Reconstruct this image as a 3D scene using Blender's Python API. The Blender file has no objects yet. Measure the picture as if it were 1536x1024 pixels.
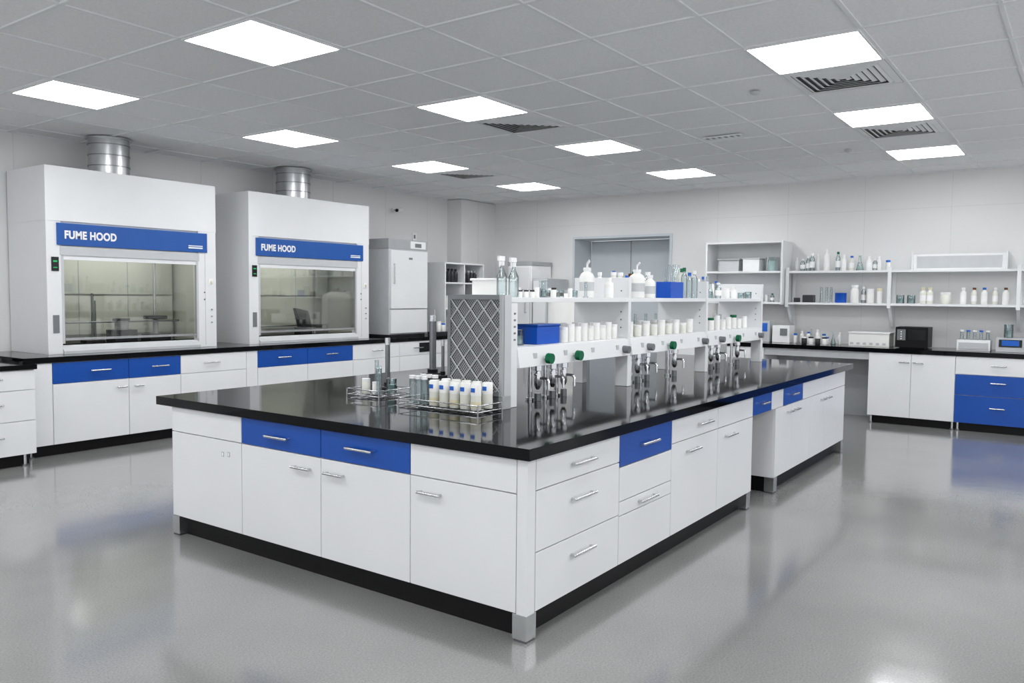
import bpy, math, random
from mathutils import Vector, Matrix
random.seed(7)
S=bpy.context.scene
S.view_settings.view_transform='Standard'
S.view_settings.look='None'
H=3.25; BW=11.9; LW=9.25; RX0=-3.0; RY0=-3.0
# ------------------------------------------------------------------ materials
M={}
def mat(name,col,rough=.5,metal=0.,spec=.5,coat=0.,trans=0.,ior=1.45,emit=None,es=0.,noise=None,bump=None,alpha=1.):
    m=bpy.data.materials.new(name);m.use_nodes=True;nt=m.node_tree;p=nt.nodes['Principled BSDF']
    c=col if len(col)==4 else (*col,1)
    p.inputs['Base Color'].default_value=c;p.inputs['Roughness'].default_value=rough;p.inputs['Metallic'].default_value=metal
    p.inputs['Specular IOR Level'].default_value=spec;p.inputs['Coat Weight'].default_value=coat
    p.inputs['Transmission Weight'].default_value=trans;p.inputs['IOR'].default_value=ior
    if emit: p.inputs['Emission Color'].default_value=(*emit,1);p.inputs['Emission Strength'].default_value=es
    if noise or bump:
        tc=nt.nodes.new('ShaderNodeTexCoord')
    if noise:
        sc,amt=noise
        n=nt.nodes.new('ShaderNodeTexNoise');n.inputs['Scale'].default_value=sc;n.inputs['Detail'].default_value=6
        nt.links.new(tc.outputs['Object'],n.inputs['Vector'])
        r=nt.nodes.new('ShaderNodeValToRGB');r.color_ramp.elements[0].position=.3;r.color_ramp.elements[1].position=.7
        r.color_ramp.elements[0].color=(c[0]*(1-amt),c[1]*(1-amt),c[2]*(1-amt),1);r.color_ramp.elements[1].color=(min(1,c[0]*(1+amt)),min(1,c[1]*(1+amt)),min(1,c[2]*(1+amt)),1)
        nt.links.new(n.outputs['Fac'],r.inputs['Fac']);nt.links.new(r.outputs['Color'],p.inputs['Base Color'])
    if bump:
        sc,st=bump
        n2=nt.nodes.new('ShaderNodeTexNoise');n2.inputs['Scale'].default_value=sc;n2.inputs['Detail'].default_value=3
        nt.links.new(tc.outputs['Object'],n2.inputs['Vector'])
        b=nt.nodes.new('ShaderNodeBump');b.inputs['Strength'].default_value=st;b.inputs['Distance'].default_value=.01
        nt.links.new(n2.outputs['Fac'],b.inputs['Height']);nt.links.new(b.outputs['Normal'],p.inputs['Normal'])
    M[name]=m;return m
mat('white',(.77,.775,.785),.32,noise=(3,.015))
mat('white_shelf',(.78,.79,.80),.35,noise=(4,.02))
mat('blue',(.004,.068,.36),.3,noise=(3,.04))
mat('blue_sign',(.010,.085,.35),.35,noise=(3,.03))
mat('blacktop',(.002,.0022,.003),.06,spec=.2,noise=(30,.3))
mat('black',(.004,.004,.0045),.45,spec=.25,noise=(10,.2))
mat('dark',(.02,.021,.024),.4,noise=(10,.2))
mat('steel',(.62,.63,.64),.25,metal=1,noise=(12,.06))
mat('chrome',(.62,.63,.65),.12,metal=1,noise=(5,.02))
mat('darksteel',(.22,.23,.24),.3,metal=1,noise=(12,.1))
mat('duct',(.55,.56,.57),.3,metal=1,noise=(6,.1))
mat('ductband',(.30,.31,.32),.35,metal=1,noise=(6,.1))
mat('grey',(.38,.39,.40),.45,noise=(8,.04))
mat('lgrey',(.53,.545,.56),.4,noise=(8,.03))
mat('mgrey',(.17,.18,.19),.45,noise=(8,.06))
mat('dgrey',(.075,.08,.085),.45,noise=(8,.06))
mat('cream',(.58,.585,.52),.5,noise=(2,.05))
mat('ceil',(.86,.865,.875),.9,noise=(60,.05),bump=(200,.3))
mat('tbar',(.80,.81,.82),.5,noise=(5,.03))
mat('door',(.60,.64,.67),.4,noise=(2,.02))
mat('plastic',(.84,.84,.81),.4,noise=(5,.02))
mat('natural',(.74,.74,.67),.35,noise=(5,.03))
mat('label',(.86,.86,.86),.5,noise=(9,.02))
mat('cap_white',(.87,.87,.87),.4,noise=(9,.02))
mat('cap_blue',(.01,.12,.55),.35,noise=(9,.05))
mat('green',(.0,.13,.05),.35,noise=(9,.05))
mat('amber',(.12,.035,.005),.15,noise=(9,.1))
mat('yellow',(.72,.66,.46),.4,noise=(9,.05))
mat('bluebox',(.004,.08,.48),.25,noise=(6,.05))
mat('screen',(.004,.006,.006),.15,noise=(9,.1))
mat('led',(.0,.3,.08),.4,emit=(.05,1,.25),es=.2,noise=(9,.05))
mat('lamp',(1,1,1),.5,emit=(.97,.985,1),es=16.8,noise=(2,.001))
mat('hoodlamp',(1,1,1),.5,emit=(1,1,.97),es=7.,noise=(2,.001))
mat('liquid',(.52,.66,.63),.1,noise=(6,.05))
mat('seam2',(.62,.625,.625),.6,noise=(5,.02))
mat('wall',(.75,.75,.745),.45,noise=(1.2,.015))
def glassmat(name,tint,base=.06,gloss=.03):
    m=bpy.data.materials.new(name);m.use_nodes=True;nt=m.node_tree;nt.nodes.clear()
    o=nt.nodes.new('ShaderNodeOutputMaterial');mx=nt.nodes.new('ShaderNodeMixShader');t=nt.nodes.new('ShaderNodeBsdfTransparent');g=nt.nodes.new('ShaderNodeBsdfGlossy')
    lw=nt.nodes.new('ShaderNodeLayerWeight');lw.inputs['Blend'].default_value=.35
    mp=nt.nodes.new('ShaderNodeMapRange');mp.inputs['To Min'].default_value=base;mp.inputs['To Max'].default_value=.8
    n=nt.nodes.new('ShaderNodeTexNoise');n.inputs['Scale'].default_value=2
    rr=nt.nodes.new('ShaderNodeMapRange');rr.inputs['To Min'].default_value=gloss;rr.inputs['To Max'].default_value=gloss+.02
    nt.links.new(n.outputs['Fac'],rr.inputs['Value']);nt.links.new(rr.outputs['Result'],g.inputs['Roughness'])
    nt.links.new(lw.outputs['Fresnel'],mp.inputs['Value'])
    nt.links.new(mp.outputs['Result'],mx.inputs['Fac']);t.inputs['Color'].default_value=(*tint,1)
    nt.links.new(t.outputs[0],mx.inputs[1]);nt.links.new(g.outputs[0],mx.inputs[2]);nt.links.new(mx.outputs[0],o.inputs[0]);M[name]=m
glassmat('pane',(.92,.935,.91),.03,.015)
glassmat('glass',(.84,.90,.91),.10)
def floor_mat():
    m=mat('floor',(.30,.31,.30),.16,coat=.55);nt=m.node_tree;p=nt.nodes['Principled BSDF'];p.inputs['Coat Roughness'].default_value=.10
    tc=nt.nodes.new('ShaderNodeTexCoord')
    n=nt.nodes.new('ShaderNodeTexNoise');n.inputs['Scale'].default_value=110;n.inputs['Detail'].default_value=4
    n2=nt.nodes.new('ShaderNodeTexNoise');n2.inputs['Scale'].default_value=1.3;n2.inputs['Detail'].default_value=7
    mx=nt.nodes.new('ShaderNodeMix');mx.data_type='FLOAT';mx.inputs[0].default_value=.35
    for q in(n,n2): nt.links.new(tc.outputs['Object'],q.inputs['Vector'])
    nt.links.new(n.outputs['Fac'],mx.inputs[2]);nt.links.new(n2.outputs['Fac'],mx.inputs[3])
    r=nt.nodes.new('ShaderNodeValToRGB');r.color_ramp.elements[0].position=.36;r.color_ramp.elements[1].position=.64
    r.color_ramp.elements[0].color=(.185,.186,.180,1);r.color_ramp.elements[1].color=(.27,.271,.262,1)
    nt.links.new(mx.outputs[0],r.inputs['Fac']);nt.links.new(r.outputs['Color'],p.inputs['Base Color'])
    r2=nt.nodes.new('ShaderNodeMapRange');r2.inputs['From Min'].default_value=.3;r2.inputs['From Max'].default_value=.7;r2.inputs['To Min'].default_value=.10;r2.inputs['To Max'].default_value=.2
    nt.links.new(n2.outputs['Fac'],r2.inputs['Value']);nt.links.new(r2.outputs['Result'],p.inputs['Roughness'])
    n3=nt.nodes.new('ShaderNodeTexNoise');n3.inputs['Scale'].default_value=9;n3.inputs['Detail'].default_value=2
    nt.links.new(tc.outputs['Object'],n3.inputs['Vector'])
    b=nt.nodes.new('ShaderNodeBump');b.inputs['Strength'].default_value=.05;b.inputs['Distance'].default_value=.01
    nt.links.new(n3.outputs['Fac'],b.inputs['Height']);nt.links.new(b.outputs['Normal'],p.inputs['Normal']);nt.links.new(b.outputs['Normal'],p.inputs['Coat Normal'])
floor_mat()
# ------------------------------------------------------------------ builder
class B:
    def __init__(s): s.v=[];s.f=[];s.m=[];s.sm=[];s.mats=[]
    def mi(s,n):
        if n not in s.mats: s.mats.append(n)
        return s.mats.index(n)
    def add(s,vs,fs,mn,smooth=False):
        o=len(s.v);s.v+=[tuple(x) for x in vs];k=s.mi(mn)
        for f in fs: s.f.append([i+o for i in f]);s.m.append(k);s.sm.append(smooth)
    def box(s,x0,x1,y0,y1,z0,z1,mn):
        x0,x1=sorted((x0,x1));y0,y1=sorted((y0,y1));z0,z1=sorted((z0,z1))
        s.add([(x0,y0,z0),(x1,y0,z0),(x1,y1,z0),(x0,y1,z0),(x0,y0,z1),(x1,y0,z1),(x1,y1,z1),(x0,y1,z1)],
          [(0,3,2,1),(4,5,6,7),(0,1,5,4),(1,2,6,5),(2,3,7,6),(3,0,4,7)],mn)
    def lathe(s,x,y,z,prof,mn,seg=20,closed=True):
        vs=[];n=len(prof)
        for r,h in prof:
            for i in range(seg):
                a=2*math.pi*i/seg;vs.append((x+r*math.cos(a),y+r*math.sin(a),z+h))
        fs=[]
        for j in range(n-1):
            for i in range(seg):
                k=(i+1)%seg;fs.append((j*seg+i,j*seg+k,(j+1)*seg+k,(j+1)*seg+i))
        s.add(vs,fs,mn,True)
        if closed:
            s.add(vs[:seg],[tuple(range(seg))[::-1]],mn);s.add(vs[-seg:],[tuple(range(seg))],mn)
    def cyl(s,x,y,z,r,h,mn,seg=20,r2=None): s.lathe(x,y,z,[(r,0),(r if r2 is None else r2,h)],mn,seg)
    def tube(s,pts,r,mn,seg=8,caps=True):
        pts=[Vector(p) for p in pts];vs=[];n=len(pts);up=None
        for i,p in enumerate(pts):
            t=((pts[min(i+1,n-1)]-p).normalized()+(p-pts[max(i-1,0)]).normalized()).normalized()
            if up is None:
                a=Vector((0,0,1)) if abs(t.z)<.9 else Vector((1,0,0));up=t.cross(a).normalized()
            up=(up-t*up.dot(t)).normalized();w=t.cross(up)
            for k in range(seg):
                a=2*math.pi*k/seg;vs.append(p+up*(r*math.cos(a))+w*(r*math.sin(a)))
        fs=[(j*seg+i,j*seg+(i+1)%seg,(j+1)*seg+(i+1)%seg,(j+1)*seg+i) for j in range(n-1) for i in range(seg)]
        s.add(vs,fs,mn,True)
        if caps: s.add(vs[:seg],[tuple(range(seg))[::-1]],mn);s.add(vs[-seg:],[tuple(range(seg))],mn)
    def prism(s,poly,axis,a0,a1,mn):
        n=len(poly)
        def P(p,a): return {'x':(a,p[0],p[1]),'y':(p[0],a,p[1]),'z':(p[0],p[1],a)}[axis]
        vs=[P(p,a0) for p in poly]+[P(p,a1) for p in poly]
        s.add(vs,[tuple(range(n)),tuple(range(n,2*n))[::-1]]+[(i,i+n,(i+1)%n+n,(i+1)%n) for i in range(n)],mn)
    def done(s,name,bevel=.002,parent=None):
        xs=[v[0] for v in s.v];ys=[v[1] for v in s.v];zs=[v[2] for v in s.v]
        c=((min(xs)+max(xs))/2,(min(ys)+max(ys))/2,min(zs))
        me=bpy.data.meshes.new(name);me.from_pydata([(v[0]-c[0],v[1]-c[1],v[2]-c[2]) for v in s.v],[],s.f)
        for n in s.mats: me.materials.append(M[n])
        me.polygons.foreach_set('material_index',s.m);me.polygons.foreach_set('use_smooth',s.sm);me.update()
        import bmesh
        bm=bmesh.new();bm.from_mesh(me);bmesh.ops.recalc_face_normals(bm,faces=bm.faces);bm.to_mesh(me);bm.free()
        o=bpy.data.objects.new(name,me);o.location=c;S.collection.objects.link(o)
        if bevel:
            b=o.modifiers.new('bevel','BEVEL');b.width=bevel;b.segments=2;b.limit_method='ANGLE';b.angle_limit=math.radians(60);b.use_clamp_overlap=True
        if parent: o.parent=parent;o.location=Vector(c)-parent.location
        return o
class Face:
    """cabinet face helper. kind 'u': runs along X facing -Y at y=v0 ; kind 'v': runs along Y facing -X at x=v0"""
    def __init__(s,b,kind,p): s.b=b;s.k=kind;s.p=p
    def pt(s,a,d,z): return (a,s.p-d,z) if s.k=='u' else (s.p-d,a,z)
    def box(s,a0,a1,d0,d1,z0,z1,mn):
        p=s.pt(a0,d0,z0);q=s.pt(a1,d1,z1);s.b.box(p[0],q[0],p[1],q[1],p[2],q[2],mn)
    def panel(s,a0,a1,z0,z1,mn,g=.0028): 
        a0,a1=sorted((a0,a1));s.box(a0+g,a1-g,0,.019,z0+g,z1-g,mn)
    def handle(s,ac,z,L=.16):
        h=L/2;s.b.tube([s.pt(ac-h,.044,z),s.pt(ac+h,.044,z)],.0080,'steel',10)
        for q in(-.84,.84): s.b.tube([s.pt(ac+q*h,.017,z),s.pt(ac+q*h,.044,z)],.0070,'steel',8)
# ------------------------------------------------------------------ room
b=B();b.box(RX0-.1,BW+.9,RY0-.1,LW+.1,-.1,0,'floor');b.done('floor',0)
b=B();dv0,dv1,dz=5.42,7.25,2.60;DR=.55
b.box(BW,BW+.7,RY0-.1,dv0,0,H,'wall');b.box(BW,BW+.7,dv1,LW+.1,0,H,'wall');b.box(BW,BW+.7,dv0,dv1,dz,H,'wall')
for a in [-1.7,-.6,.46,1.52,2.58,3.62,4.68,8.0]:
    b.box(BW-.0015,BW,a-.002,a+.002,0,H,'seam2')
b.box(BW-.0015,BW,RY0,dv0,2.796,2.80,'seam2');b.box(BW-.0015,BW,dv0,LW,2.796,2.80,'seam2')
b.done('wall_back',0)
b=B();b.box(RX0-.1,BW,LW,LW+.1,0,H,'wall')
for a in [-.5,.6,1.7,2.8,3.9,5.0,6.1,7.2,8.3,9.4,10.4]: b.box(a-.002,a+.002,LW-.0015,LW,0,H,'seam2')
b.done('wall_left',0)
b=B();b.box(10.93,BW,8.93,LW,0,H,'wall');b.box(11.4,11.403,8.9285,8.93,0,H,'seam2');b.done('wall_pillar',.004)
# door
b=B();x=BW+DR
b.box(x,x+.06,dv0+.045,dv1-.045,0,dz-.045,'door')
f=Face(b,'v',x)
mid=6.42
for a0,a1 in((dv0+.05,mid),(mid,dv1-.05)):
    f.panel(a0,a1,.01,dz-.06,'door',.006)
f.box(mid-.006,mid+.006,.0,.022,.01,dz-.06,'mgrey')
b.tube([(x-.06,mid-.1,.95),(x-.06,mid-.1,1.25)],.01,'steel');b.tube([(x-.06,mid-.1,.96),(x-.01,mid-.1,.96)],.008,'steel');b.tube([(x-.06,mid-.1,1.24),(x-.01,mid-.1,1.24)],.008,'steel')
b.done('door_1',.002)
b=B()
b.box(BW-.02,BW+DR,dv1-.04,dv1,0,dz,'door');b.box(BW-.02,BW+DR,dv0,dv0+.04,0,dz,'door');b.box(BW-.02,BW+DR,dv0+.04,dv1-.04,dz-.04,dz,'door')
b.done('trim_1',.002)
# ceiling
US=[3.10+.75*k for k in range(-8,13)];US=[u for u in US if RX0<u<BW]
VS=[1.22+.74*k for k in range(-5,6)]+[5.79,6.66,7.41,8.15,8.89];VS=[v for v in VS if RY0<v<LW]
b=B();b.box(RX0-.1,BW+.7,RY0-.1,LW+.1,H+.012,H+.11,'ceil')
for u in US: b.box(u-.012,u+.012,RY0,LW,H+.002,H+.014,'tbar')
for v in VS: b.box(RX0,BW,v-.012,v+.012,H+.003,H+.014,'tbar')
b.box(BW-.02,BW,RY0,LW,H-.0,H+.014,'tbar');b.box(RX0,BW,LW-.02,LW,H,H+.014,'tbar')
b.done('ceiling',0)
cols=[(-1.74,-1.0),(1.22,1.96),(4.18,4.92),(6.66,7.41)]
for u in (-1.4,.85,3.10,5.35,7.60,9.85):
    for v0,v1 in cols:
        u1=u+.75;b=B();g=.022
        b.box(u+g,u1-g,v0+g,v1-g,H-.002,H+.01,'lamp')
        for (a0,a1,c0,c1) in((u+.008,u+g,v0+.008,v1-.008),(u1-g,u1-.008,v0+.008,v1-.008),(u+g,u1-g,v0+.008,v0+g),(u+g,u1-g,v1-g,v1-.008)):
            b.box(a0,a1,c0,c1,H-.006,H+.01,'tbar')
        b.done('ceiling_light_panel',0)
# vents
def vent(u,v0,v1):
    u1=u+.75;b=B();b.box(u+.012,u1-.012,v0+.012,v1-.012,H+.004,H+.01,'dgrey')
    cu=(u+u1)/2;cv=(v0+v1)/2;hw=.355
    for k in range(7):
        o=hw-k*.050;i=o-(.030 if k else .05);zo=H-.002;zi=H-.010 if k else H-.004
        vs=[];
        for (r,z) in((o,zo+.004),(i,zi)):
            vs+=[(cu-r,cv-r,z),(cu+r,cv-r,z),(cu+r,cv+r,z),(cu-r,cv+r,z)]
        vs+=[(x,y,z+.003) for x,y,z in vs]
        fs=[]
        for q in range(4):
            w=(q+1)%4;fs+=[(q,w,4+w,4+q),(8+q,12+q,12+w,8+w),(4+q,4+w,12+w,12+q),(q,8+q,8+w,w)]
        b.add(vs,fs,'tbar')
    b.done('ceiling_air_vent',0)
for u,v0,v1 in((6.10,1.22,1.96),(6.10,4.18,4.92),(8.35,1.22,1.96),(8.35,6.66,7.41)): vent(u,v0,v1)
for (u,v) in((6.5,2.27),(9.6,2.28)):
    b=B();b.lathe(u,v,H-.025,[(.008,0),(.02,.004),(.036,.012),(.04,.025)],'lgrey');b.done('smoke_detector',0)
b=B();b.box(8.05,8.12,2.95,3.35,H-.012,H+.003,'tbar')
for k in range(6): b.box(8.055,8.115,2.97+k*.065,3.0+k*.065,H-.014,H-.012,'mgrey')
b.done('ceiling_slot_diffuser',0)
# ------------------------------------------------------------------ island bench
def island():
    b=B();T0,T1=.855,.91
    X0,X1,Y0,Y1=3.0,8.78,2.06,4.88
    b.box(2.955,9.02,2.015,5.02,T0,T1,'blacktop')
    kx0,kx1=5.98,6.53;z0=.13
    b.box(X0,kx0,Y0,Y1,z0,T0,'white');b.box(kx1,X1,Y0,Y1,z0,T0,'white');b.box(kx0,kx1,Y0+.75,Y1-.003,z0+.003,T0,'lgrey')
    b.box(kx0,kx1,Y0,Y0+.05,.70,T0,'white')
    for a0,a1 in((X0,kx0),(kx1,X1)):
        b.box(a0+.04,a1-.04,Y0+.045,Y1-.05,.0,z0,'black')
    for lx,ly in((X0-.02,Y0-.02),(X0-.02,Y1-.07),(kx0-.09,Y0-.018),(kx1,Y0-.018),(X1-.07,Y0-.018),(X1-.07,Y1-.07)):
        b.box(lx+.0,lx+.08,ly+.0,ly+.08,.012,z0+.0,'steel');b.box(lx+.005,lx+.075,ly+.005,ly+.075,0,.012,'darksteel')
    f=Face(b,'v',X0);D=.69;zt=T0-.004
    cols=[(4.88,4.14,'white'),(4.14,3.43,'blue'),(3.43,2.76,'blue'),(2.76,2.10,'white')]
    for a1,a0,c in cols:
        f.panel(a0,a1,D,zt,c);f.panel(a0,a1,z0,D,'white')
    b.box(2.98,3.045,2.04,2.098,z0,zt,'white')
    f.handle(3.79,.765,.2);f.handle(3.11,.775,.2);f.handle(3.58,.615,.15);f.handle(3.31,.615,.15);f.handle(2.62,.615,.15)
    for a,z in((4.33,.60),(4.27,.605)): f.box(a-.014,a+.010,.018,.021,z-.014,z+.016,'grey');f.box(a-.010,a+.006,.019,.0215,z-.010,z+.012,'label')
    f=Face(b,'u',Y0)
    for zz0,zz1,hz in((.70,zt,.775),(.41,.70,.60),(z0,.41,.32)):
        f.panel(3.05,3.86,zz0,zz1,'white');f.handle(3.46,hz,.22)
    f.panel(3.86,4.53,.67,zt,'blue');f.handle(4.2,.765,.22);f.panel(3.86,4.53,.48,.67,'white');f.panel(3.86,4.53,.40,.48,'white');f.handle(4.19,.44,.22);f.panel(3.86,4.53,z0,.40,'white')
    f.panel(4.53,5.28,.70,zt,'white');f.handle(5.03,.775,.22);f.panel(4.53,5.28,z0,.70,'white');f.handle(4.84,.625,.2)
    f.panel(5.28,5.98,.70,zt,'white');f.panel(5.28,5.98,z0,.70,'white');f.handle(5.50,.63,.2)
    f.panel(5.99,6.42,.70,zt,'blue');f.handle(6.22,.78,.16);f.panel(6.42,6.72,.70,zt,'white')
    f.panel(6.72,7.28,.70,zt,'blue');f.handle(7.0,.78,.16);f.panel(7.28,8.02,.70,zt,'white');f.panel(8.02,X1,.70,zt,'white')
    e=[6.53,6.98,7.52,8.02,X1]
    for i in range(4):
        f.panel(e[i],e[i+1],z0,.70,'white')
        f.handle(e[i+1]-.1 if i%2==0 else e[i]+.1,.64,.12)
    for a in range(6):
        xa=3.0+a*.95;b.box(xa+.003,xa+.947,Y1,Y1+.018,z0+.003,.68,'white');b.box(xa+.003,xa+.947,Y1,Y1+.018,.686,zt,'white')
    return b.done('laboratory_island_bench',.0025)
island()
# ------------------------------------------------------------------ left bench
def left_bench():
    b=B();V0=8.13;T0,T1=.91,.965;z0=.11;LB=LW-.01
    b.box(3.46,10.9,V0-.03,LB,T0,T1,'blacktop')
    b.box(3.46,10.9,V0,LB-.02,z0,T0,'white')
    b.box(3.55,10.9,V0+.05,LB-.05,0,z0,'black')
    f=Face(b,'u',V0);zt=T0-.003;D=.70
    f.panel(3.47,3.72,z0,zt,'white')
    cols=[(3.72,4.48,'blue',4.18),(4.48,5.07,'blue',4.82),(5.07,5.92,'white',5.45)]
    for a0,a1,c,h in cols:
        f.panel(a0,a1,D,zt,c);f.panel(a0,a1,z0,D,'white');f.handle(h,.81,.2)
    f.handle(4.40,.62,.1);f.handle(4.58,.62,.1)
    f.panel(5.92,6.08,z0,zt,'white')
    for a0,a1,c in((6.08,6.84,'blue'),(6.84,7.62,'blue'),(7.62,8.53,'white'),(8.53,9.3,'white'),(9.3,10.1,'white'),(10.1,10.88,'white')):
        f.panel(a0,a1,D,zt,c);f.panel(a0,a1,z0,D,'white');f.handle((a0+a1)/2,.81,.2)
    f.box(8.95,9.25,.02,.03,.74,.88,'screen')
    b.cyl(3.53,V0+.04,0.0,.03,.015,'darksteel');b.cyl(3.53,V0+.04,.015,.015,z0-.015,'steel')
    b.done('laboratory_bench',.0025)
    b=B();W0=7.85;T=.93
    b.box(.6,3.455,W0-.03,LB,T-.045,T,'blacktop');b.box(.6,3.44,W0,LB-.02,z0,T-.045,'white');b.box(.65,3.4,W0+.05,LB-.05,0.0,z0,'black')
    f=Face(b,'u',W0)
    e=[.6,1.3,2.0,2.72,3.44]
    for i in range(4):
        for q0,q1 in((.70,T-.05),(.42,.70),(z0,.42)): f.panel(e[i],e[i+1],q0,q1,'white');f.handle((e[i]+e[i+1])/2,(q0+q1)/2+.02,.16)
    b.cyl(3.36,W0+.04,0.0,.03,.015,'darksteel');b.cyl(3.36,W0+.04,.015,.015,z0-.015,'steel')
    return b.done('drawer_bench',.0025)
left_bench()
# ------------------------------------------------------------------ fume hoods
def hood(a,c,extra):
    b=B();V0=8.40;V1=LW-.03;zb=.966;zt=2.84
    gl=a+.14;gr=c-.23
    e=.0015
    b.box(a,a+.05,V0+.1,V1,zb,2.30,'white');b.box(c-.05,c,V0+.1,V1,zb,2.30,'white')
    b.box(a,gl,V0,V0+.10,zb,2.30,'white');b.box(gr,c,V0,V0+.10,zb,2.30,'white')
    b.box(a-e,c+e,V0-.004,V1,2.30,zt,'white')
    b.box(gl,gr,V0+.02,V0+.10,1.94,2.30,'white')
    b.box(a+.10,c-.12,V0-.014,V0+.03,2.06,2.28,'blue_sign')
    b.box(c-.36,c-.18,V0-.016,V0-.012,2.10,2.115,'label');b.box(c-.36,c-.18,V0-.016,V0-.012,2.125,2.135,'label')
    b.box(gl-.01,gr+.01,V0-.006,V0+.04,1.96,2.05,'lgrey');b.box(gl,gr,V0+.005,V0+.03,1.915,1.96,'white_shelf')
    b.box(gl,gl+.025,V0-.002,V0+.03,1.07,1.96,'lgrey');b.box(gr-.025,gr,V0-.002,V0+.03,1.07,1.96,'lgrey')
    b.box(gl+.025,gr-.025,V0+.012,V0+.020,1.12,1.915,'pane')
    b.box(gl+.02,gr-.02,V0+.004,V0+.03,1.10,1.125,'steel')
    b.prism([(V0-.03,zb),(V0-.03,zb+.03),(V0+.03,zb+.085),(V0+.10,zb+.085),(V0+.10,zb)],'x',gl,gr,'lgrey')
    b.box(a+.07,c-.07,V1-.03,V1-.001,zb,2.26,'cream');b.box(a+.05,a+.07,V0+.1,V1-.001,zb,2.26,'cream');b.box(c-.07,c-.05,V0+.1,V1-.001,zb,2.26,'cream')
    b.box(a+.05,c-.05,V0+.10,V1,2.26,2.299,'cream');b.box(a+.07,c-.07,V0+.10,V1-.03,zb,1.06,'blacktop')
    b.box(a+.12,c-.12,V1-.10,V1-.085,1.12,1.55,'cream');b.box(a+.12,c-.12,V1-.10,V1-.085,1.57,2.1,'cream')
    for q in(.33,.66): 
        x=a+.1+(c-a-.2)*q;b.box(x-.004,x+.004,V1-.104,V1-.10,1.1,2.15,'grey')
    b.box(a+.4,c-.4,V0+.25,V0+.45,2.235,2.26,'hoodlamp')
    b.box(a+.045,a+.115,V0-.008,V0,1.80,1.94,'screen');b.box(a+.06,a+.10,V0-.0095,V0-.008,1.89,1.905,'led');b.box(a+.06,a+.10,V0-.0095,V0-.008,1.83,1.84,'led')
    b.box(a+.05,a+.11,V0-.006,V0,1.18,1.36,'mgrey');b.box(c-.10,c-.04,V0-.006,V0,1.68,1.76,'label');b.cyl(c-.07,V0-.012,1.70,.012,.03,'yellow',12)
    for z in(1.25,1.32,1.40): b.tube([(c-.07,V0-.02,z),(c-.07,V0,z)],.009,'steel')
    for z in(1.52,1.60): b.tube([(c-.155,V0-.012,z),(c-.155,V0,z)],.008,'mgrey')
    b.box(c-.145,c-.141,V0-.0015,V0,zb+.02,2.28,'grey')
    extra(b,a,c,V0)
    o=b.done('fume_hood',.005)
    t=bpy.data.curves.new('sign_text','FONT');t.body='FUME HOOD';t.size=.108;t.offset=.0045;t.extrude=.001;t.space_character=1.08;t.materials.append(M['label'])
    to=bpy.data.objects.new('sign_text',t);S.collection.objects.link(to);to.rotation_euler=(math.pi/2,0,0);to.scale=(.80,1,1);to.parent=o
    to.location=Vector((a+.17,V0-.016,2.13))-o.location
    return o
def ex1(b,a,c,V):
    Z=1.06
    b.tube([(a+.62,V+.35,Z),(a+.62,V+.35,1.58)],.014,'darksteel');b.box(a+.52,a+.72,V+.28,V+.42,Z,Z+.015,'dark')
    b.tube([(a+.70,V+.45,Z),(a+.70,V+.45,1.5)],.010,'darksteel');b.tube([(a+.3,V+.3,1.27),(a+1.6,V+.3,1.27)],.010,'darksteel')
    b.tube([(a+.3,V+.3,Z),(a+.3,V+.3,1.27)],.010,'darksteel');b.tube([(a+1.55,V+.3,Z),(a+1.55,V+.3,1.27)],.010,'darksteel')
    b.box(a+.80,a+1.05,V+.22,V+.42,Z,Z+.12,'dark');b.cyl(a+.92,V+.32,Z+.12,.07,.1,'grey');b.cyl(a+.92,V+.32,Z+.22,.09,.025,'dark')
    b.box(a+1.25,a+1.5,V+.3,V+.5,Z,Z+.06,'dark');b.cyl(a+1.37,V+.4,1.29,.13,.035,'dark');b.cyl(a+1.37,V+.4,Z+.06,.03,.18,'grey')
    b.tube([(a+1.45,V+.55,Z),(a+1.45,V+.55,2.1)],.016,'steel')
def ex2(b,a,c,V):
    Z=1.06
    b.box(a+1.03,a+1.22,V+.28,V+.42,Z,1.14,'dark')
    b.add([(a+1.05,V+.28,1.14),(a+1.22,V+.28,1.14),(a+1.16,V+.28,1.36),(a+.96,V+.30,1.40),(a+1.05,V+.38,1.14),(a+1.22,V+.38,1.14),(a+1.16,V+.36,1.36),(a+.96,V+.36,1.40)],[(0,1,2,3),(4,7,6,5),(0,4,5,1),(1,5,6,2),(2,6,7,3),(3,7,4,0)],'dark')
    b.tube([(a+1.45,V+.5,Z),(a+1.45,V+.5,2.0)],.014,'steel');b.tube([(a+.4,V+.4,1.16),(a+1.6,V+.4,1.16)],.010,'darksteel')
    b.tube([(a+.4,V+.4,Z),(a+.4,V+.4,1.16)],.010,'darksteel');b.tube([(a+1.6,V+.4,Z),(a+1.6,V+.4,1.16)],.010,'darksteel')
hood(3.82,5.72,ex1);hood(6.18,8.20,ex2)
def duct(u,v,r,z0=2.841):
    b=B();b.cyl(u,v,z0,r+.05,.012,'duct',36);b.cyl(u,v,z0+.012,r,H-z0-.012,'duct',40)
    for k in range(3):
        zc=z0+.10+k*.115
        b.cyl(u,v,zc,r+.006,.012,'ductband',40);b.cyl(u,v,zc+.02,r+.004,.006,'duct',40)
    b.cyl(u,v,H-.012,r+.03,.012,'duct',40);b.done('exhaust_duct',0)
duct(4.66,8.76,.205);duct(7.16,8.76,.22)
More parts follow.
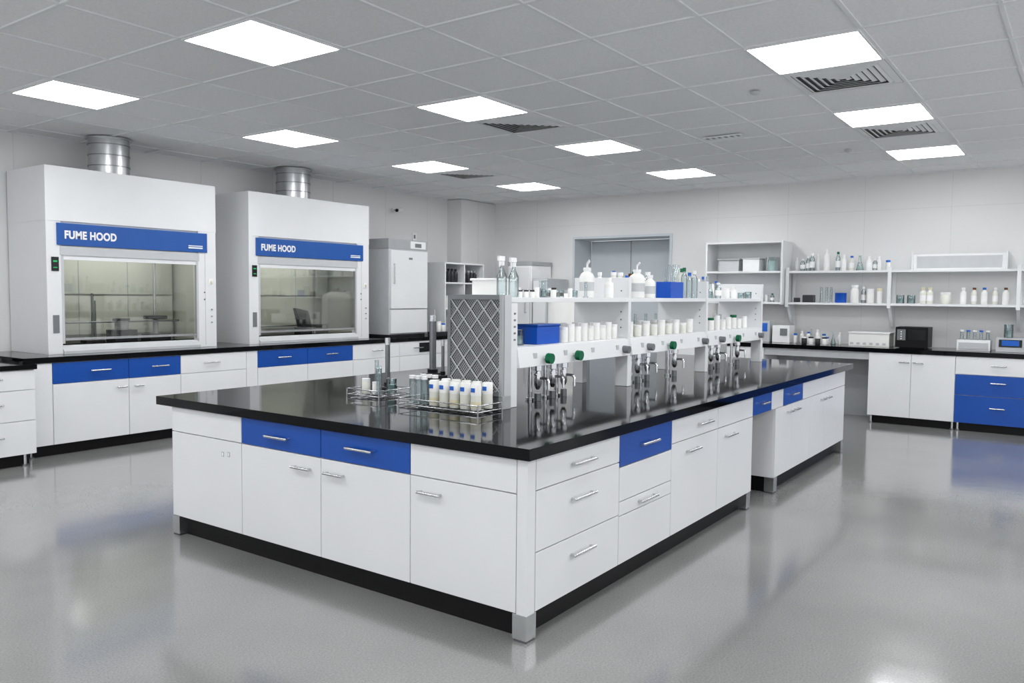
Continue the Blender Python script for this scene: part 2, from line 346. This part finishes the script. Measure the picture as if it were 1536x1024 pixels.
# ------------------------------------------------------------------ incubator on bench
b=B();x0,x1,y0,y1=8.62,9.46,8.42,9.05;z0=.967;zt=2.42
b.box(x0+.02,x1-.02,y0+.02,y1-.02,z0,z0+.03,'dark');b.box(x0,x1,y0,y1,z0+.03,zt-.15,'lgrey');b.box(x0-.008,x1+.008,y0-.008,y1+.005,zt-.15,zt,'grey')
f=Face(b,'u',y0);f.box(x0+.02,x1-.02,0,.035,z0+.42,zt-.17,'white');f.box(x0+.02,x1-.02,0,.03,z0+.05,z0+.40,'white')
f.box(x0+.46,x1-.04,.008,.014,zt-.13,zt-.02,'label');f.box(x0+.56,x1-.14,.013,.016,zt-.11,zt-.05,'mgrey')
f.box(x0+.40,x0+.48,.034,.037,zt-.30,zt-.27,'mgrey')
b.tube([(x0+.07,y0-.06,1.75),(x0+.07,y0-.06,2.05)],.01,'steel')
for z in(1.76,2.04): b.tube([(x0+.07,y0-.06,z),(x0+.07,y0-.03,z)],.007,'steel')
b.done('laboratory_incubator',.008)
def openshelf(x0,x1,y0,y1,z0,zs,t,face,matn='white_shelf',mids=()):
    b=B();zt=zs[-1]
    if face=='u':
        b.box(x0,x0+t,y0,y1,z0,zt,matn);b.box(x1-t,x1,y0,y1,z0,zt,matn);b.box(x0+t,x1-t,y1-t,y1,z0,zt,matn)
        for z in zs: b.box(x0+t,x1-t,y0,y1-t,z-t,z,matn)
        for m in mids: b.box(m-t/2,m+t/2,y0+.002,y1-t,z0,zt-t,matn)
    else:
        b.box(x0,x1,y0,y0+t,z0,zt,matn);b.box(x0,x1,y1-t,y1,z0,zt,matn);b.box(x1-t,x1,y0+t,y1-t,z0,zt,matn)
        for z in zs: b.box(x0,x1-t,y0+t,y1-t,z-t,z,matn)
        for m in mids: b.box(x0+.002,x1-t,m-t/2,m+t/2,z0,zt-t,matn)
    return b
b=openshelf(9.9,10.92,8.42,8.9,.967,[.99,1.38,1.80,2.12],.025,'u',mids=(10.4,));b.done('open_shelf_cabinet',.003)
# ------------------------------------------------------------------ glassware primitives
def bottle(b,x,y,z,r,h,mn,cap='cap_white',lab=None,neck=.45):
    b.lathe(x,y,z,[(r*.92,0),(r,.006),(r,h*.66),(r*.93,h*.72),(r*neck*1.1,h*.81),(r*neck,h*.84),(r*neck,h*.88)],mn,16)
    b.cyl(x,y,z+h*.87,r*neck*1.25,h*.13,cap,14)
    if lab: b.lathe(x,y,z,[(r*1.012,h*.18),(r*1.012,h*.52)],lab,16,False)
def jar(b,x,y,z,r,h,mn,cap='cap_white'):
    b.lathe(x,y,z,[(r*.95,0),(r,.004),(r,h*.78),(r*.9,h*.82)],mn,16);b.cyl(x,y,z+h*.80,r*1.0,h*.2,cap,16)
def washb(b,x,y,z,r,h,mn='natural'):
    b.lathe(x,y,z,[(r*.92,0),(r,.006),(r,h*.55),(r*.8,h*.64),(r*.42,h*.70),(r*.42,h*.74)],mn,16);b.cyl(x,y,z+h*.73,r*.5,h*.08,'cap_white',14)
    b.tube([(x,y,z+h*.8),(x,y,z+h*.92),(x-r*.3,y-r*.5,z+h),(x-r*1.3,y-r*1.0,z+h*.97)],r*.11,'cap_white',6)
    b.lathe(x,y,z,[(r*1.012,h*.18),(r*1.012,h*.42)],'lgrey',16,False)
def sprayb(b,x,y,z,r,h,mn='glass'):
    b.lathe(x,y,z,[(r*.92,0),(r,.006),(r,h*.5),(r*.35,h*.68),(r*.35,h*.76)],mn,16);b.cyl(x,y,z+h*.75,r*.45,h*.1,'cap_white',12)
    b.box(x-r*1.1,x+r*.6,y-r*.25,y+r*.25,z+h*.86,z+h*.97,'cap_white');b.box(x-r*.9,x-r*.7,y-r*.12,y+r*.12,z+h*.72,z+h*.87,'cap_white')
def beaker(b,x,y,z,r,h,liq=None,mn='glass'):
    b.lathe(x,y,z,[(r*.95,0),(r,.005),(r,h*.95),(r*1.08,h),(r*1.02,h),(r*.95,h*.95),(r*.95,.008)],mn,16)
    if liq: b.cyl(x,y,z+.009,r*.93,h*.5,liq,16)
def flask(b,x,y,z,r,h,liq=None):
    b.lathe(x,y,z,[(r*.95,0),(r,.01),(r*.33,h*.68),(r*.3,h*.96),(r*.38,h)],'glass',16)
    if liq: b.lathe(x,y,z,[(r*.9,.008),(r*.92,.014),(r*.66,h*.3)],liq,16)
def cylg(b,x,y,z,r,h,cap=None):
    b.cyl(x,y,z,r*1.8,.008,'glass',12);b.lathe(x,y,z+.008,[(r,0),(r,h),(r*1.15,h+.005)],'glass',12)
    if cap: b.cyl(x,y,z+h,r*1.1,.02,cap,12)
def rnd(b,x,y,z,hmax=.2,white=.5):
    k=random.random();r=random.uniform(.022,.034);h=random.uniform(.6,1)*hmax
    if k<white*.5: bottle(b,x,y,z,r,h,'plastic',random.choice(['cap_white','cap_white','cap_blue','label']),'label')
    elif k<white: jar(b,x,y,z,r,h*.7,'plastic',random.choice(['cap_white','cap_white','cap_blue']))
    elif k<white+.15: bottle(b,x,y,z,r,h,'glass',random.choice(['cap_blue','green','cap_white']),'label')
    elif k<white+.28: flask(b,x,y,z,r*1.3,h*.9,random.choice([None,'liquid']))
    elif k<white+.42: beaker(b,x,y,z,r*1.1,h*.5,random.choice([None,'liquid']))
    else: cylg(b,x,y,z,r*.5,h,random.choice([None,'cap_blue']))
b=B()
for i in range(4): bottle(b,9.985+i*.09,8.50,1.80,.04,.22,'dark','black')
b.done('dark_reagent_bottles',0)
b=B()
for i in range(4): bottle(b,10.49+i*.09,8.50,1.80,.038,.20,'dark','grey')
b.done('dark_reagent_bottles',0)
b=B()
for i in range(4): jar(b,9.985+i*.09,8.52,1.38,.038,.2,'plastic')
b.done('storage_jars',0)
b=B();b.box(10.47,10.85,8.46,8.75,1.38,1.6,'lgrey');b.box(10.48,10.84,8.455,8.46,1.40,1.58,'white');b.done('storage_box',.003)
b=B();x,y,z=3.28,8.35,.931
beaker(b,x,y,z,.07,.12,'liquid');flask(b,x+.09,y+.22,z,.08,.22);b.tube([(x+.03,y+.1,z),(x+.03,y+.1,z+.42)],.010,'steel');b.box(x-.05,x+.11,y+.04,y+.16,z,z+.012,'dark')
cylg(b,x-.12,y+.05,z,.02,.26);beaker(b,x-.16,y-.15,z,.05,.1)
b.done('glassware_cluster',0)
b=B()
x0=9.52;y0=8.25;z=.966
b.box(x0,x0+.30,y0,y0+.2,z,z+.05,'dark');b.tube([(x0+.05,y0+.1,z+.05),(x0+.05,y0+.1,z+.40)],.010,'steel')
jar(b,x0+.15,y0+.1,z+.05,.04,.16,'plastic');jar(b,x0+.25,y0+.1,z+.05,.035,.13,'plastic','cap_blue')
b.done('sample_stand',0)
b=B();b.box(9.55,9.61,LW-.01,LW,2.93,2.99,'label');b.tube([(9.58,LW,2.96),(9.58,LW-.10,2.95)],.012,'label');b.tube([(9.50,LW-.16,2.94),(9.66,LW-.10,2.97)],.036,'label',14);b.tube([(9.485,LW-.166,2.937),(9.50,LW-.16,2.94)],.026,'screen',14)
b.done('security_camera',0)
b=B();b.box(10.02,10.12,LW-.015,LW,2.50,2.62,'label');b.box(10.05,10.09,LW-.018,LW-.015,2.53,2.59,'mgrey');b.done('light_switch',0)
# ------------------------------------------------------------------ reagent rack on island
RY0_,RY1_=2.87,3.34
ux=[4.01,5.53,7.06,8.58]
def rack():
    b=B();z0=.911;U,W=RY0_,RY1_
    for i,u in enumerate(ux):
        zt=1.555 if i==0 else 1.74
        if i==0:
            b.box(u-.03,u+.04,U-.01,U+.06,z0,zt,'white_shelf');b.box(u-.03,u+.04,W-.06,W,z0,zt,'white_shelf')
            for z in(1.32,1.36,1.40,1.44,1.48): b.box(u+.0,u+.02,U-.013,U-.009,z,z+.012,'mgrey')
        else:
            b.box(u-.022,u+.022,U-.012,W,1.14,zt,'white_shelf')
            b.box(u-.03,u+.035,U-.015,U+.09,z0,1.14,'white_shelf');b.box(u-.03,u+.035,W-.09,W,z0,1.14,'white_shelf')
            for z in(1.36,1.42,1.48,1.64): b.tube([(u-.026,U+.05,z),(u-.02,U+.05,z)],.006,'mgrey',8)
    for i in range(3):
        a0=ux[i]+(.04 if i==0 else .022);a1=ux[i+1]-.022
        if i==0: b.box(3.975,a1,U-.015,W+.005,1.555,1.585,'white_shelf')
        else: b.box(a0,a1,U-.005,W,1.555,1.585,'white_shelf')
        b.box(a0,a1,U+.121,W,1.255,1.28,'white_shelf')
        b.prism([(U-.03,1.15),(U-.01,1.275),(U+.02,1.28),(U+.12,1.28),(U+.12,1.15)],'x',a0,a1,'white_shelf')
        n=4
        for k in range(n):
            x=a0+(k+.5)*(a1-a0)/n
            b.box(x-.02,x+.02,U-.024,U-.012,1.20,1.235,'lgrey')
            if k in (0,1) if i==0 else k==1:
                b.tube([(x+.1,U-.018,1.20),(x+.1,U-.055,1.198)],.012,'steel',10);b.tube([(x+.1,U-.05,1.197),(x+.1,U-.085,1.195)],.034,'green',12)
            if k==3 or (i>0 and k==0):
                b.tube([(x+.10,U-.018,1.20),(x+.10,U-.07,1.198)],.028,'mgrey',12)
        for x in ((a0+.32,a0+.50,a0+.64) if i==0 else (a0+.25,a0+.42,a0+.95)):
            b.cyl(x,U+.05,1.11,.030,.04,'chrome',16)
            b.lathe(x,U+.05,.985,[(.010,0),(.016,.01),(.024,.03),(.024,.10),(.018,.125)],'chrome',14)
            b.tube([(x,U+.05,1.06),(x,U-.02,1.06),(x,U-.035,1.045),(x,U-.035,.985)],.009,'chrome',10)
            b.tube([(x-.035,U+.05,1.085),(x+.035,U+.05,1.085)],.008,'chrome',8)
            b.cyl(x,U+.11,z0,.030,.015,'chrome',16);b.cyl(x,U+.11,.925,.016,.225,'chrome',12)
            b.cyl(x,U+.05,z0,.022,.05,'darksteel',14)
    return b.done('island_reagent_rack',.002)
rack()
# filter grille unit at rack end
b=B();x0,x1,y0,y1,z0,z1=3.87,3.965,2.845,3.27,.99,1.60
b.box(x0+.02,x1,y0,y1,z0,z1,'lgrey');b.box(x0+.014,x0+.02,y0+.02,y1-.02,z0+.02,z1-.02,'dgrey')
t=.022
b.box(x0,x0+.025,y0,y0+t,z0,z1,'grey');b.box(x0,x0+.025,y1-t,y1,z0,z1,'mgrey');b.box(x0,x0+.025,y0+t,y1-t,z1-.03,z1,'mgrey');b.box(x0,x0+.025,y0+t,y1-t,z0,z0+.025,'mgrey')
for y in(y0,y1-.03): b.box(x0+.01,x1,y,y+.03,.911,z0,'grey')
b.box(x0+.02,x1-.005,y0+.03,y0+.15,.915,z0,'mgrey')
ya,yb,za,zb=y0+t,y1-t,z0+.025,z1-.03
def clipdiag(sgn,c):
    pts=[]
    for y in(ya,yb):
        z=za+sgn*(y-ya)*1.15+c
        if za<=z<=zb: pts.append((y,z))
    for z in(za,zb):
        y=ya+(z-za-c)/(sgn*1.15)
        if ya<y<yb: pts.append((y,z))
    return pts[:2] if len(pts)>=2 else None
k=-.6;n=0
while k<1.3:
    for s_ in(1,-1):
        p=clipdiag(s_,k if s_>0 else k+.03)
        if p:
            big=(n%6==0)
            b.tube([(x0+(.004 if big else .012),p[0][0],p[0][1]),(x0+(.004 if big else .012),p[1][0],p[1][1])],.0034 if big else .0018,'lgrey' if big else 'grey',6)
    k+=.020;n+=1
b.done('air_filter_unit',.002)
b=B();sprayb(b,4.02,2.96,1.586,.033,.26);sprayb(b,4.06,2.90,1.586,.033,.25);b.done('spray_bottles',0)
b=B();b.box(4.10,4.30,3.06,3.26,1.586,1.69,'plastic');b.box(4.09,4.31,3.05,3.27,1.69,1.705,'label');b.done('sample_box',.004)
b=B();zt=1.586
for i in range(24):
    x=4.34+i*.029;y=RY0_+.05+random.random()*.28
    q=random.random()
    if q<.5: beaker(b,x,y,zt,.018,.05,random.choice([None,'liquid','amber']))
    elif q<.62: cylg(b,x,y,zt,.010,.10,None)
    else: jar(b,x,y,zt,.017,.065,'plastic',random.choice(['cap_white','dark']))
for i in range(6): 
    x=4.13+i*.034;jar(b,x,2.90+.03*(i%2),zt,.016,.045,'plastic',['dark','cap_white'][i%2])
b.done('small_glass_vials',0)
b=B()
washb(b,5.12,3.0,zt,.055,.27,'plastic');washb(b,5.27,3.08,zt,.048,.27,'natural');bottle(b,5.40,2.97,zt,.035,.15,'plastic','cap_white','label')
b.done('wash_bottles',0)
b=B()
for x in(5.62,5.73): bottle(b,x,3.05,zt,.04,.20,'natural','cap_white','label')
washb(b,5.88,2.98,zt,.065,.28,'plastic');bottle(b,6.04,3.1,zt,.05,.2,'plastic','amber','lgrey',.6);bottle(b,6.16,3.0,zt,.045,.19,'plastic','cap_white','lgrey');bottle(b,6.28,3.08,zt,.04,.22,'glass','cap_white','label')
b.done('wash_bottles',0)
b=B();b.box(6.40,6.66,2.92,3.06,zt,zt+.14,'bluebox')
for i in range(6): b.tube([(6.43+i*.04,2.95+random.random()*.05,zt+.14),(6.42+i*.05,2.97,zt+.29)],.010,'glass',8)
b.done('blue_tube_rack',.003)
b=B()
for i in range(5): bottle(b,6.74+i*.058,2.95+.1*(i%2),zt,.028,.27-.02*(i%3),['glass','natural'][i%2],['green','cap_white','cap_blue'][i%3])
for i in range(8): rnd(b,5.65+i*.12,3.26,zt,.24,.3)
b.done('reagent_bottles',0)
b=B()
for i in range(13): rnd(b,7.16+i*.105,2.96+.12*(i%2),zt,.18,.55)
for i in range(10): rnd(b,7.25+i*.12,3.28,zt,.24,.3)
b.done('reagent_bottles',0)
zl=1.281
b=B();b.box(4.33,4.60,2.90,3.06,zl,zl+.115,'bluebox');b.box(4.325,4.605,2.895,3.065,zl+.115,zl+.13,'blue');b.done('blue_storage_box',.004)
b=B()
for i in range(9):
    for j in range(2): jar(b,4.68+i*.088,2.92+j*.11,zl,.031,.105+.02*((i+j)%2),'plastic','cap_white')
b.done('sample_jars',0)
b=B()
for i in range(9):
    for j in range(2): jar(b,5.64+i*.145,2.92+j*.13,zl,.033,.12-.03*((i*3+j)%2),['plastic','natural'][i%2],'cap_white')
for i in range(6): rnd(b,5.7+i*.2,3.2,zl,.2,.2)
b.done('sample_jars',0)
b=B()
for i in range(8): jar(b,7.2+i*.15,2.94,zl,.033,.10+.02*(i%3),'plastic',['cap_white','green'][i%4==1])
for i in range(7): rnd(b,7.25+i*.16,3.18,zl,.2,.3)
b.done('sample_jars',0)
b=B()
cylg(b,4.12,3.05,zl,.018,.2);flask(b,4.2,3.16,zl,.05,.16);beaker(b,4.22,2.98,zl,.04,.1,'liquid');cylg(b,4.28,3.1,zl,.014,.22)
b.done('measuring_glassware',0)
# ------------------------------------------------------------------ foreground trays
def tray(x0,x1,y0,y1,z):
    b=B()
    for zz,r in((z+.012,.004),(z+.05,.004)):
        b.tube([(x0,y0,zz),(x1,y0,zz),(x1,y1,zz),(x0,y1,zz),(x0,y0,zz)],r,'chrome',8)
    for x,y in((x0,y0),(x1,y0),(x0,y1),(x1,y1)): b.tube([(x,y,z),(x,y,z+.054)],.005,'chrome',8)
    n=int((y1-y0)/.05)
    for i in range(1,n): b.tube([(x0,y0+i*(y1-y0)/n,z+.012),(x1,y0+i*(y1-y0)/n,z+.012)],.0022,'chrome',6)
    n=int((x1-x0)/.06)
    for i in range(1,n): b.tube([(x0+i*(x1-x0)/n,y0,z+.016),(x0+i*(x1-x0)/n,y1,z+.016)],.0022,'chrome',6)
    return b
b=tray(3.62,3.855,2.83,3.45,.911);z=.929
for i in range(5):
    for j in range(2):
        x=3.68+j*.11;y=2.89+i*.08
        r=.031
        b.lathe(x,y,z,[(r*.95,0),(r,.005),(r,.085)],'natural',18);b.lathe(x,y,z+.015,[(r*1.02,0),(r*1.02,.035)],['yellow','natural'][(i+j)%2],18,False)
        b.lathe(x,y,z+.085,[(r*1.03,0),(r*1.03,.06),(r*.9,.068)],'plastic',18);b.box(x-r-.002,x-r+.004,y-.014,y+.014,z+.105,z+.130,'cap_blue')
for i in range(3):
    for j in range(2): cylg(b,3.69+j*.1,3.30+i*.05,z,.018,.15,'cap_white')
b.done('bottle_tray',.002)
b=tray(3.76,4.06,3.76,4.06,.911)
cylg(b,3.84,3.84,z,.016,.18);cylg(b,3.92,3.92,z,.02,.15);jar(b,3.84,3.96,z,.028,.10,'natural');beaker(b,3.95,3.83,z,.035,.1,'liquid');cylg(b,3.98,4.0,z,.014,.2);jar(b,3.86,3.89,z,.022,.08,'plastic')
b.done('glassware_tray',0)
def stand(x,y,h,r,base=.08):
    b=B();b.box(x-base,x+base,y-base*.7,y+base*.7,.911,.925,'dark');b.tube([(x,y,.92),(x,y,.91+h)],r,'darksteel',12);b.cyl(x,y,.91+h-.04,r*1.15,.05,'steel',12);b.cyl(x,y,.925,r*1.5,.03,'black',12)
    b.done('support_stand',.002)
stand(4.25,4.16,.36,.018,.06);stand(5.25,4.60,.50,.030);stand(5.15,4.40,.30,.014,.05)
# ------------------------------------------------------------------ back right bench
def back_bench():
    b=B();U0=11.12;T0,T1=.91,.965;z0=.10;BB=BW-.01
    b.box(U0-.03,BB,-2.2,5.2,T0,T1,'blacktop')
    for a0,a1 in((-2.18,2.30),(3.66,5.18)):
        b.box(U0,BB-.02,a0,a1,z0,T0,'white');b.box(U0+.05,BB-.05,a0+.02,a1-.02,0,z0,'black')
    b.box(BB-.2,BB-.02,2.30,3.66,.0,T0,'grey');b.box(U0+.01,BB-.2,2.30,3.66,T0-.1,T0,'lgrey')
    f=Face(b,'v',U0);zt=T0-.003
    f.panel(1.80,2.30,z0,zt,'white');f.panel(1.31,1.80,z0,zt,'white');f.handle(1.88,.80,.12);f.handle(1.72,.80,.12)
    a=1.31
    while a>-2.1:
        a2=a-.95
        if a2<-2.18:a2=-2.18
        f.panel(a2,a,.69,zt,'white');f.handle((a+a2)/2+.02,.81,.16);f.panel(a2,a,.44,.69,'blue');f.handle((a+a2)/2+.02,.60,.16);f.panel(a2,a,z0,.44,'blue');f.handle((a+a2)/2+.02,.30,.16)
        a=a2
    for a0 in(3.66,4.42): f.panel(a0,a0+.76,z0,zt,'white');f.handle(a0+.1,.8,.12)
    for y in(2.26,1.33,1.27):
        b.cyl(U0+.03,y,0,.025,.015,'darksteel');b.cyl(U0+.03,y,.015,.014,z0-.015,'steel')
    b.done('laboratory_bench',.0025)
back_bench()
b=B();SF=11.55
b.box(SF,BW,-1.2,3.52,1.945,1.975,'white_shelf');b.box(SF,BW,-1.2,3.52,1.505,1.535,'white_shelf')
for y in(3.50,2.17,.72,-.6):
    b.box(BW-.03,BW,y-.02,y+.02,1.20,1.975,'white_shelf')
    b.prism([(SF+.03,1.505),(BW-.03,1.505),(BW-.03,1.22),(BW-.08,1.22)],'y',y-.018,y+.018,'white_shelf')
    b.box(SF-.01,SF+.012,y-.022,y+.022,1.47,2.02,'white_shelf')
b.box(BW-.16,BW-.14,.88,1.92,1.975,2.18,'label');b.box(BW-.165,BW-.16,.92,1.88,2.0,2.155,'lgrey');b.box(BW-.2,BW,.86,.88,1.975,2.20,'white_shelf');b.box(BW-.2,BW,1.92,1.94,1.975,2.20,'white_shelf')
b.box(BW-.05,BW-.0,.6,.66,1.975,2.25,'white_shelf')
b.done('bottle_shelving',.002)
b=openshelf(11.45,BW-.002,3.54,4.68,1.50,[1.535,1.975,2.40],.028,'v');b.done('open_shelf_cabinet',.003)
b=B()
b.box(11.58,11.8,4.22,4.52,1.976,2.14,'lgrey');b.box(11.56,11.82,4.20,4.54,2.14,2.165,'grey');b.box(11.58,11.8,3.92,4.16,1.976,2.15,'label');b.box(11.57,11.81,3.91,4.17,2.15,2.17,'lgrey')
b.done('instrument_boxes',.005)
b=B();b.lathe(11.66,3.75,1.976,[(.09,0),(.09,.19),(.095,.2)],'glass');b.cyl(11.66,3.75,1.98,.085,.14,'liquid');b.done('glass_jar',0)
def shelfitems(name,y0,y1,z,step,hm,wh,xc=11.67):
    b=B();y=y0
    while y>y1: 
        rnd(b,xc+random.uniform(-.04,.08),y,z,hm,wh);y-=step*random.uniform(.8,1.5)
    b.done(name,0)
shelfitems('shelf_reagent_bottles',3.42,3.08,1.976,.07,.27,.45)
shelfitems('shelf_reagent_bottles',2.38,2.22,1.976,.07,.24,.45)
shelfitems('shelf_glassware',4.55,3.62,1.536,.09,.2,.45)
b=B()
bottle(b,11.66,3.0,1.976,.04,.3,'plastic','cap_white','label');bottle(b,11.7,2.86,1.976,.03,.26,'glass','green','label');bottle(b,11.7,2.78,1.976,.03,.22,'plastic','cap_white','label');bottle(b,11.7,2.68,1.976,.035,.2,'natural','cap_blue','label');flask(b,11.68,2.57,1.976,.05,.2,'liquid');bottle(b,11.66,2.45,1.976,.04,.19,'plastic','cap_white','label')
b.done('white_bottles',0)
b=B()
for y in(.55,.44,.3,.18): rnd(b,11.68,y,1.976,.2,.5)
b.done('white_bottles',0)
b=B();b.box(11.6,11.75,3.16,3.30,1.536,1.64,'dark');b.box(11.6,11.72,3.36,3.42,1.536,1.6,'dark');b.done('black_instrument_box',.006)
b=B();b.lathe(11.66,2.80,1.536,[(.075,0),(.075,.13),(.08,.135)],'bluebox');b.done('blue_container',0)
b=B()
for y in(3.06,2.99,2.93): cylg(b,11.67,y,1.536,.018,.2)
b.done('graduated_cylinders',0)
b=B()
bottle(b,11.66,2.62,1.536,.055,.24,'plastic','cap_white',None,.7);jar(b,11.66,2.42,1.536,.045,.19,'plastic');jar(b,11.68,2.31,1.536,.035,.2,'plastic','yellow');bottle(b,11.72,2.52,1.536,.03,.22,'glass','cap_white','label')
b.done('labelled_bottles',0)
b=B()
for y in (2.05,1.92): beaker(b,11.66,y,1.536,.05,.11,'liquid')
for i,y in enumerate((1.78,1.70)): bottle(b,11.66,y,1.536,.04,.21,'natural','yellow','label')
jar(b,11.66,1.52,1.536,.06,.15,'natural')
for i in range(5): bottle(b,11.66+.05*(i%2),1.32-i*.115,1.536,.036,.21,['plastic','natural'][i%2],['cap_white','amber','cap_blue'][i%3],'label')
b.done('labelled_bottles',0)
zc=.966
b=B();b.box(11.40,11.7,2.12,2.62,zc,zc+.17,'plastic');b.box(11.39,11.71,2.11,2.63,zc+.17,zc+.185,'label')
for i in range(6): b.box(11.396,11.40,2.16+i*.08,2.20+i*.08,zc+.02,zc+.05,'lgrey')
b.done('white_instrument_case',.006)
b=B();b.box(11.36,11.7,1.66,2.04,zc+.01,zc+.27,'black');b.box(11.355,11.36,1.69,1.90,zc+.1,zc+.24,'screen');b.box(11.352,11.357,1.92,2.02,zc+.1,zc+.24,'mgrey')
for k in range(4): b.tube([(11.345,1.97,zc+.12+k*.03),(11.355,1.97,zc+.12+k*.03)],.008,'label',8)
b.box(11.4,11.68,1.70,2.0,zc,zc+.01,'dark');b.done('black_benchtop_analyzer',.006)
b=B()
b.box(11.38,11.6,.98,1.34,zc,zc+.13,'label');b.box(11.37,11.375,1.0,1.32,zc+.02,zc+.10,'lgrey')
for i in range(5): cylg(b,11.5,1.02+i*.07,zc+.13,.02,.1,['cap_white','cap_blue'][i%2])
b.done('tube_rack_instrument',.004)
b=B();b.box(11.38,11.62,.62,.92,zc,zc+.17,'lgrey');b.box(11.375,11.38,.65,.89,zc+.06,zc+.15,'screen');b.box(11.372,11.376,.68,.86,zc+.075,zc+.14,'cap_blue');beaker(b,11.48,.8,zc+.17,.05,.16,'liquid');b.done('water_bath',.006)
b=B();b.box(11.40,11.7,.05,.52,zc,zc+.20,'grey');b.box(11.395,11.4,.08,.49,zc+.03,zc+.17,'dark');b.done('heating_block',.008)
b=B()
for i in range(9):
    y=3.35-i*.07;rnd(b,11.5+.07*(i%3),y,zc,.2,.5)
for i in range(4): jar(b,11.40,3.2-i*.09,zc,.035,.1,['dark','plastic'][i%2],['cap_white','dark'][i%2])
b.done('counter_bottles',0)
b=B();b.box(11.45,11.7,3.42,3.66,zc,zc+.24,'label');b.box(11.44,11.45,3.45,3.55,zc+.1,zc+.2,'mgrey');b.box(11.45,11.7,3.70,4.0,zc,zc+.30,'lgrey');b.box(11.445,11.45,3.73,3.97,zc+.15,zc+.27,'cap_blue');b.done('titration_instruments',.005)
b=B();b.box(11.25,11.85,7.66,8.15,.05,2.16,'label');b.box(11.24,11.86,7.65,8.16,2.10,2.17,'grey')
f=Face(b,'v',11.25);f.box(7.68,8.13,0,.035,1.0,2.08,'white');f.box(7.68,8.13,0,.035,.1,.97,'white');b.tube([(11.17,7.74,1.3),(11.17,7.74,1.7)],.01,'steel')
for z in (1.31,1.69): b.tube([(11.17,7.74,z),(11.22,7.74,z)],.008,'steel')
for x in(11.3,11.8):
    for y in(7.7,8.1): b.cyl(x,y,0,.025,.05,'dark')
b.done('laboratory_freezer',.008)
b=B();b.box(11.2,11.85,7.32,7.60,.04,1.88,'lgrey');b.box(11.18,11.2,7.34,7.58,.1,1.84,'white');b.box(11.175,11.18,7.38,7.54,1.6,1.72,'mgrey');b.box(11.25,11.8,7.36,7.56,0,.04,'dark');b.done('tall_storage_cabinet',.006)
b=B();b.lathe(9.75,6.05,0,[(.24,0),(.25,.02),(.25,1.5),(.23,1.58),(.1,1.63)],'plastic',32);b.cyl(9.75,6.05,1.63,.07,.05,'grey');b.done('gas_storage_tank',0)
# ------------------------------------------------------------------ camera
c=bpy.data.cameras.new('camera');o=bpy.data.objects.new('camera',c);S.collection.objects.link(o)
yaw,pitch,roll=math.radians(35.612),math.radians(-3.276),math.radians(.510)
F=Vector((math.cos(yaw)*math.cos(pitch),math.sin(yaw)*math.cos(pitch),math.sin(pitch)));R=Vector((math.sin(yaw),-math.cos(yaw),0));Uv=R.cross(F)
R2=R*math.cos(roll)+Uv*math.sin(roll);U2=R2.cross(F)
mw=Matrix(((R2.x,U2.x,-F.x,0),(R2.y,U2.y,-F.y,0),(R2.z,U2.z,-F.z,1.598),(0,0,0,1)))
o.matrix_world=mw;c.sensor_width=36;c.lens=1210.3/1536*36;c.clip_start=.05;c.clip_end=100
S.camera=o
w=bpy.data.worlds.new('w');S.world=w;w.use_nodes=True;w.node_tree.nodes['Background'].inputs[0].default_value=(.95,.97,1,1);w.node_tree.nodes['Background'].inputs[1].default_value=1.15
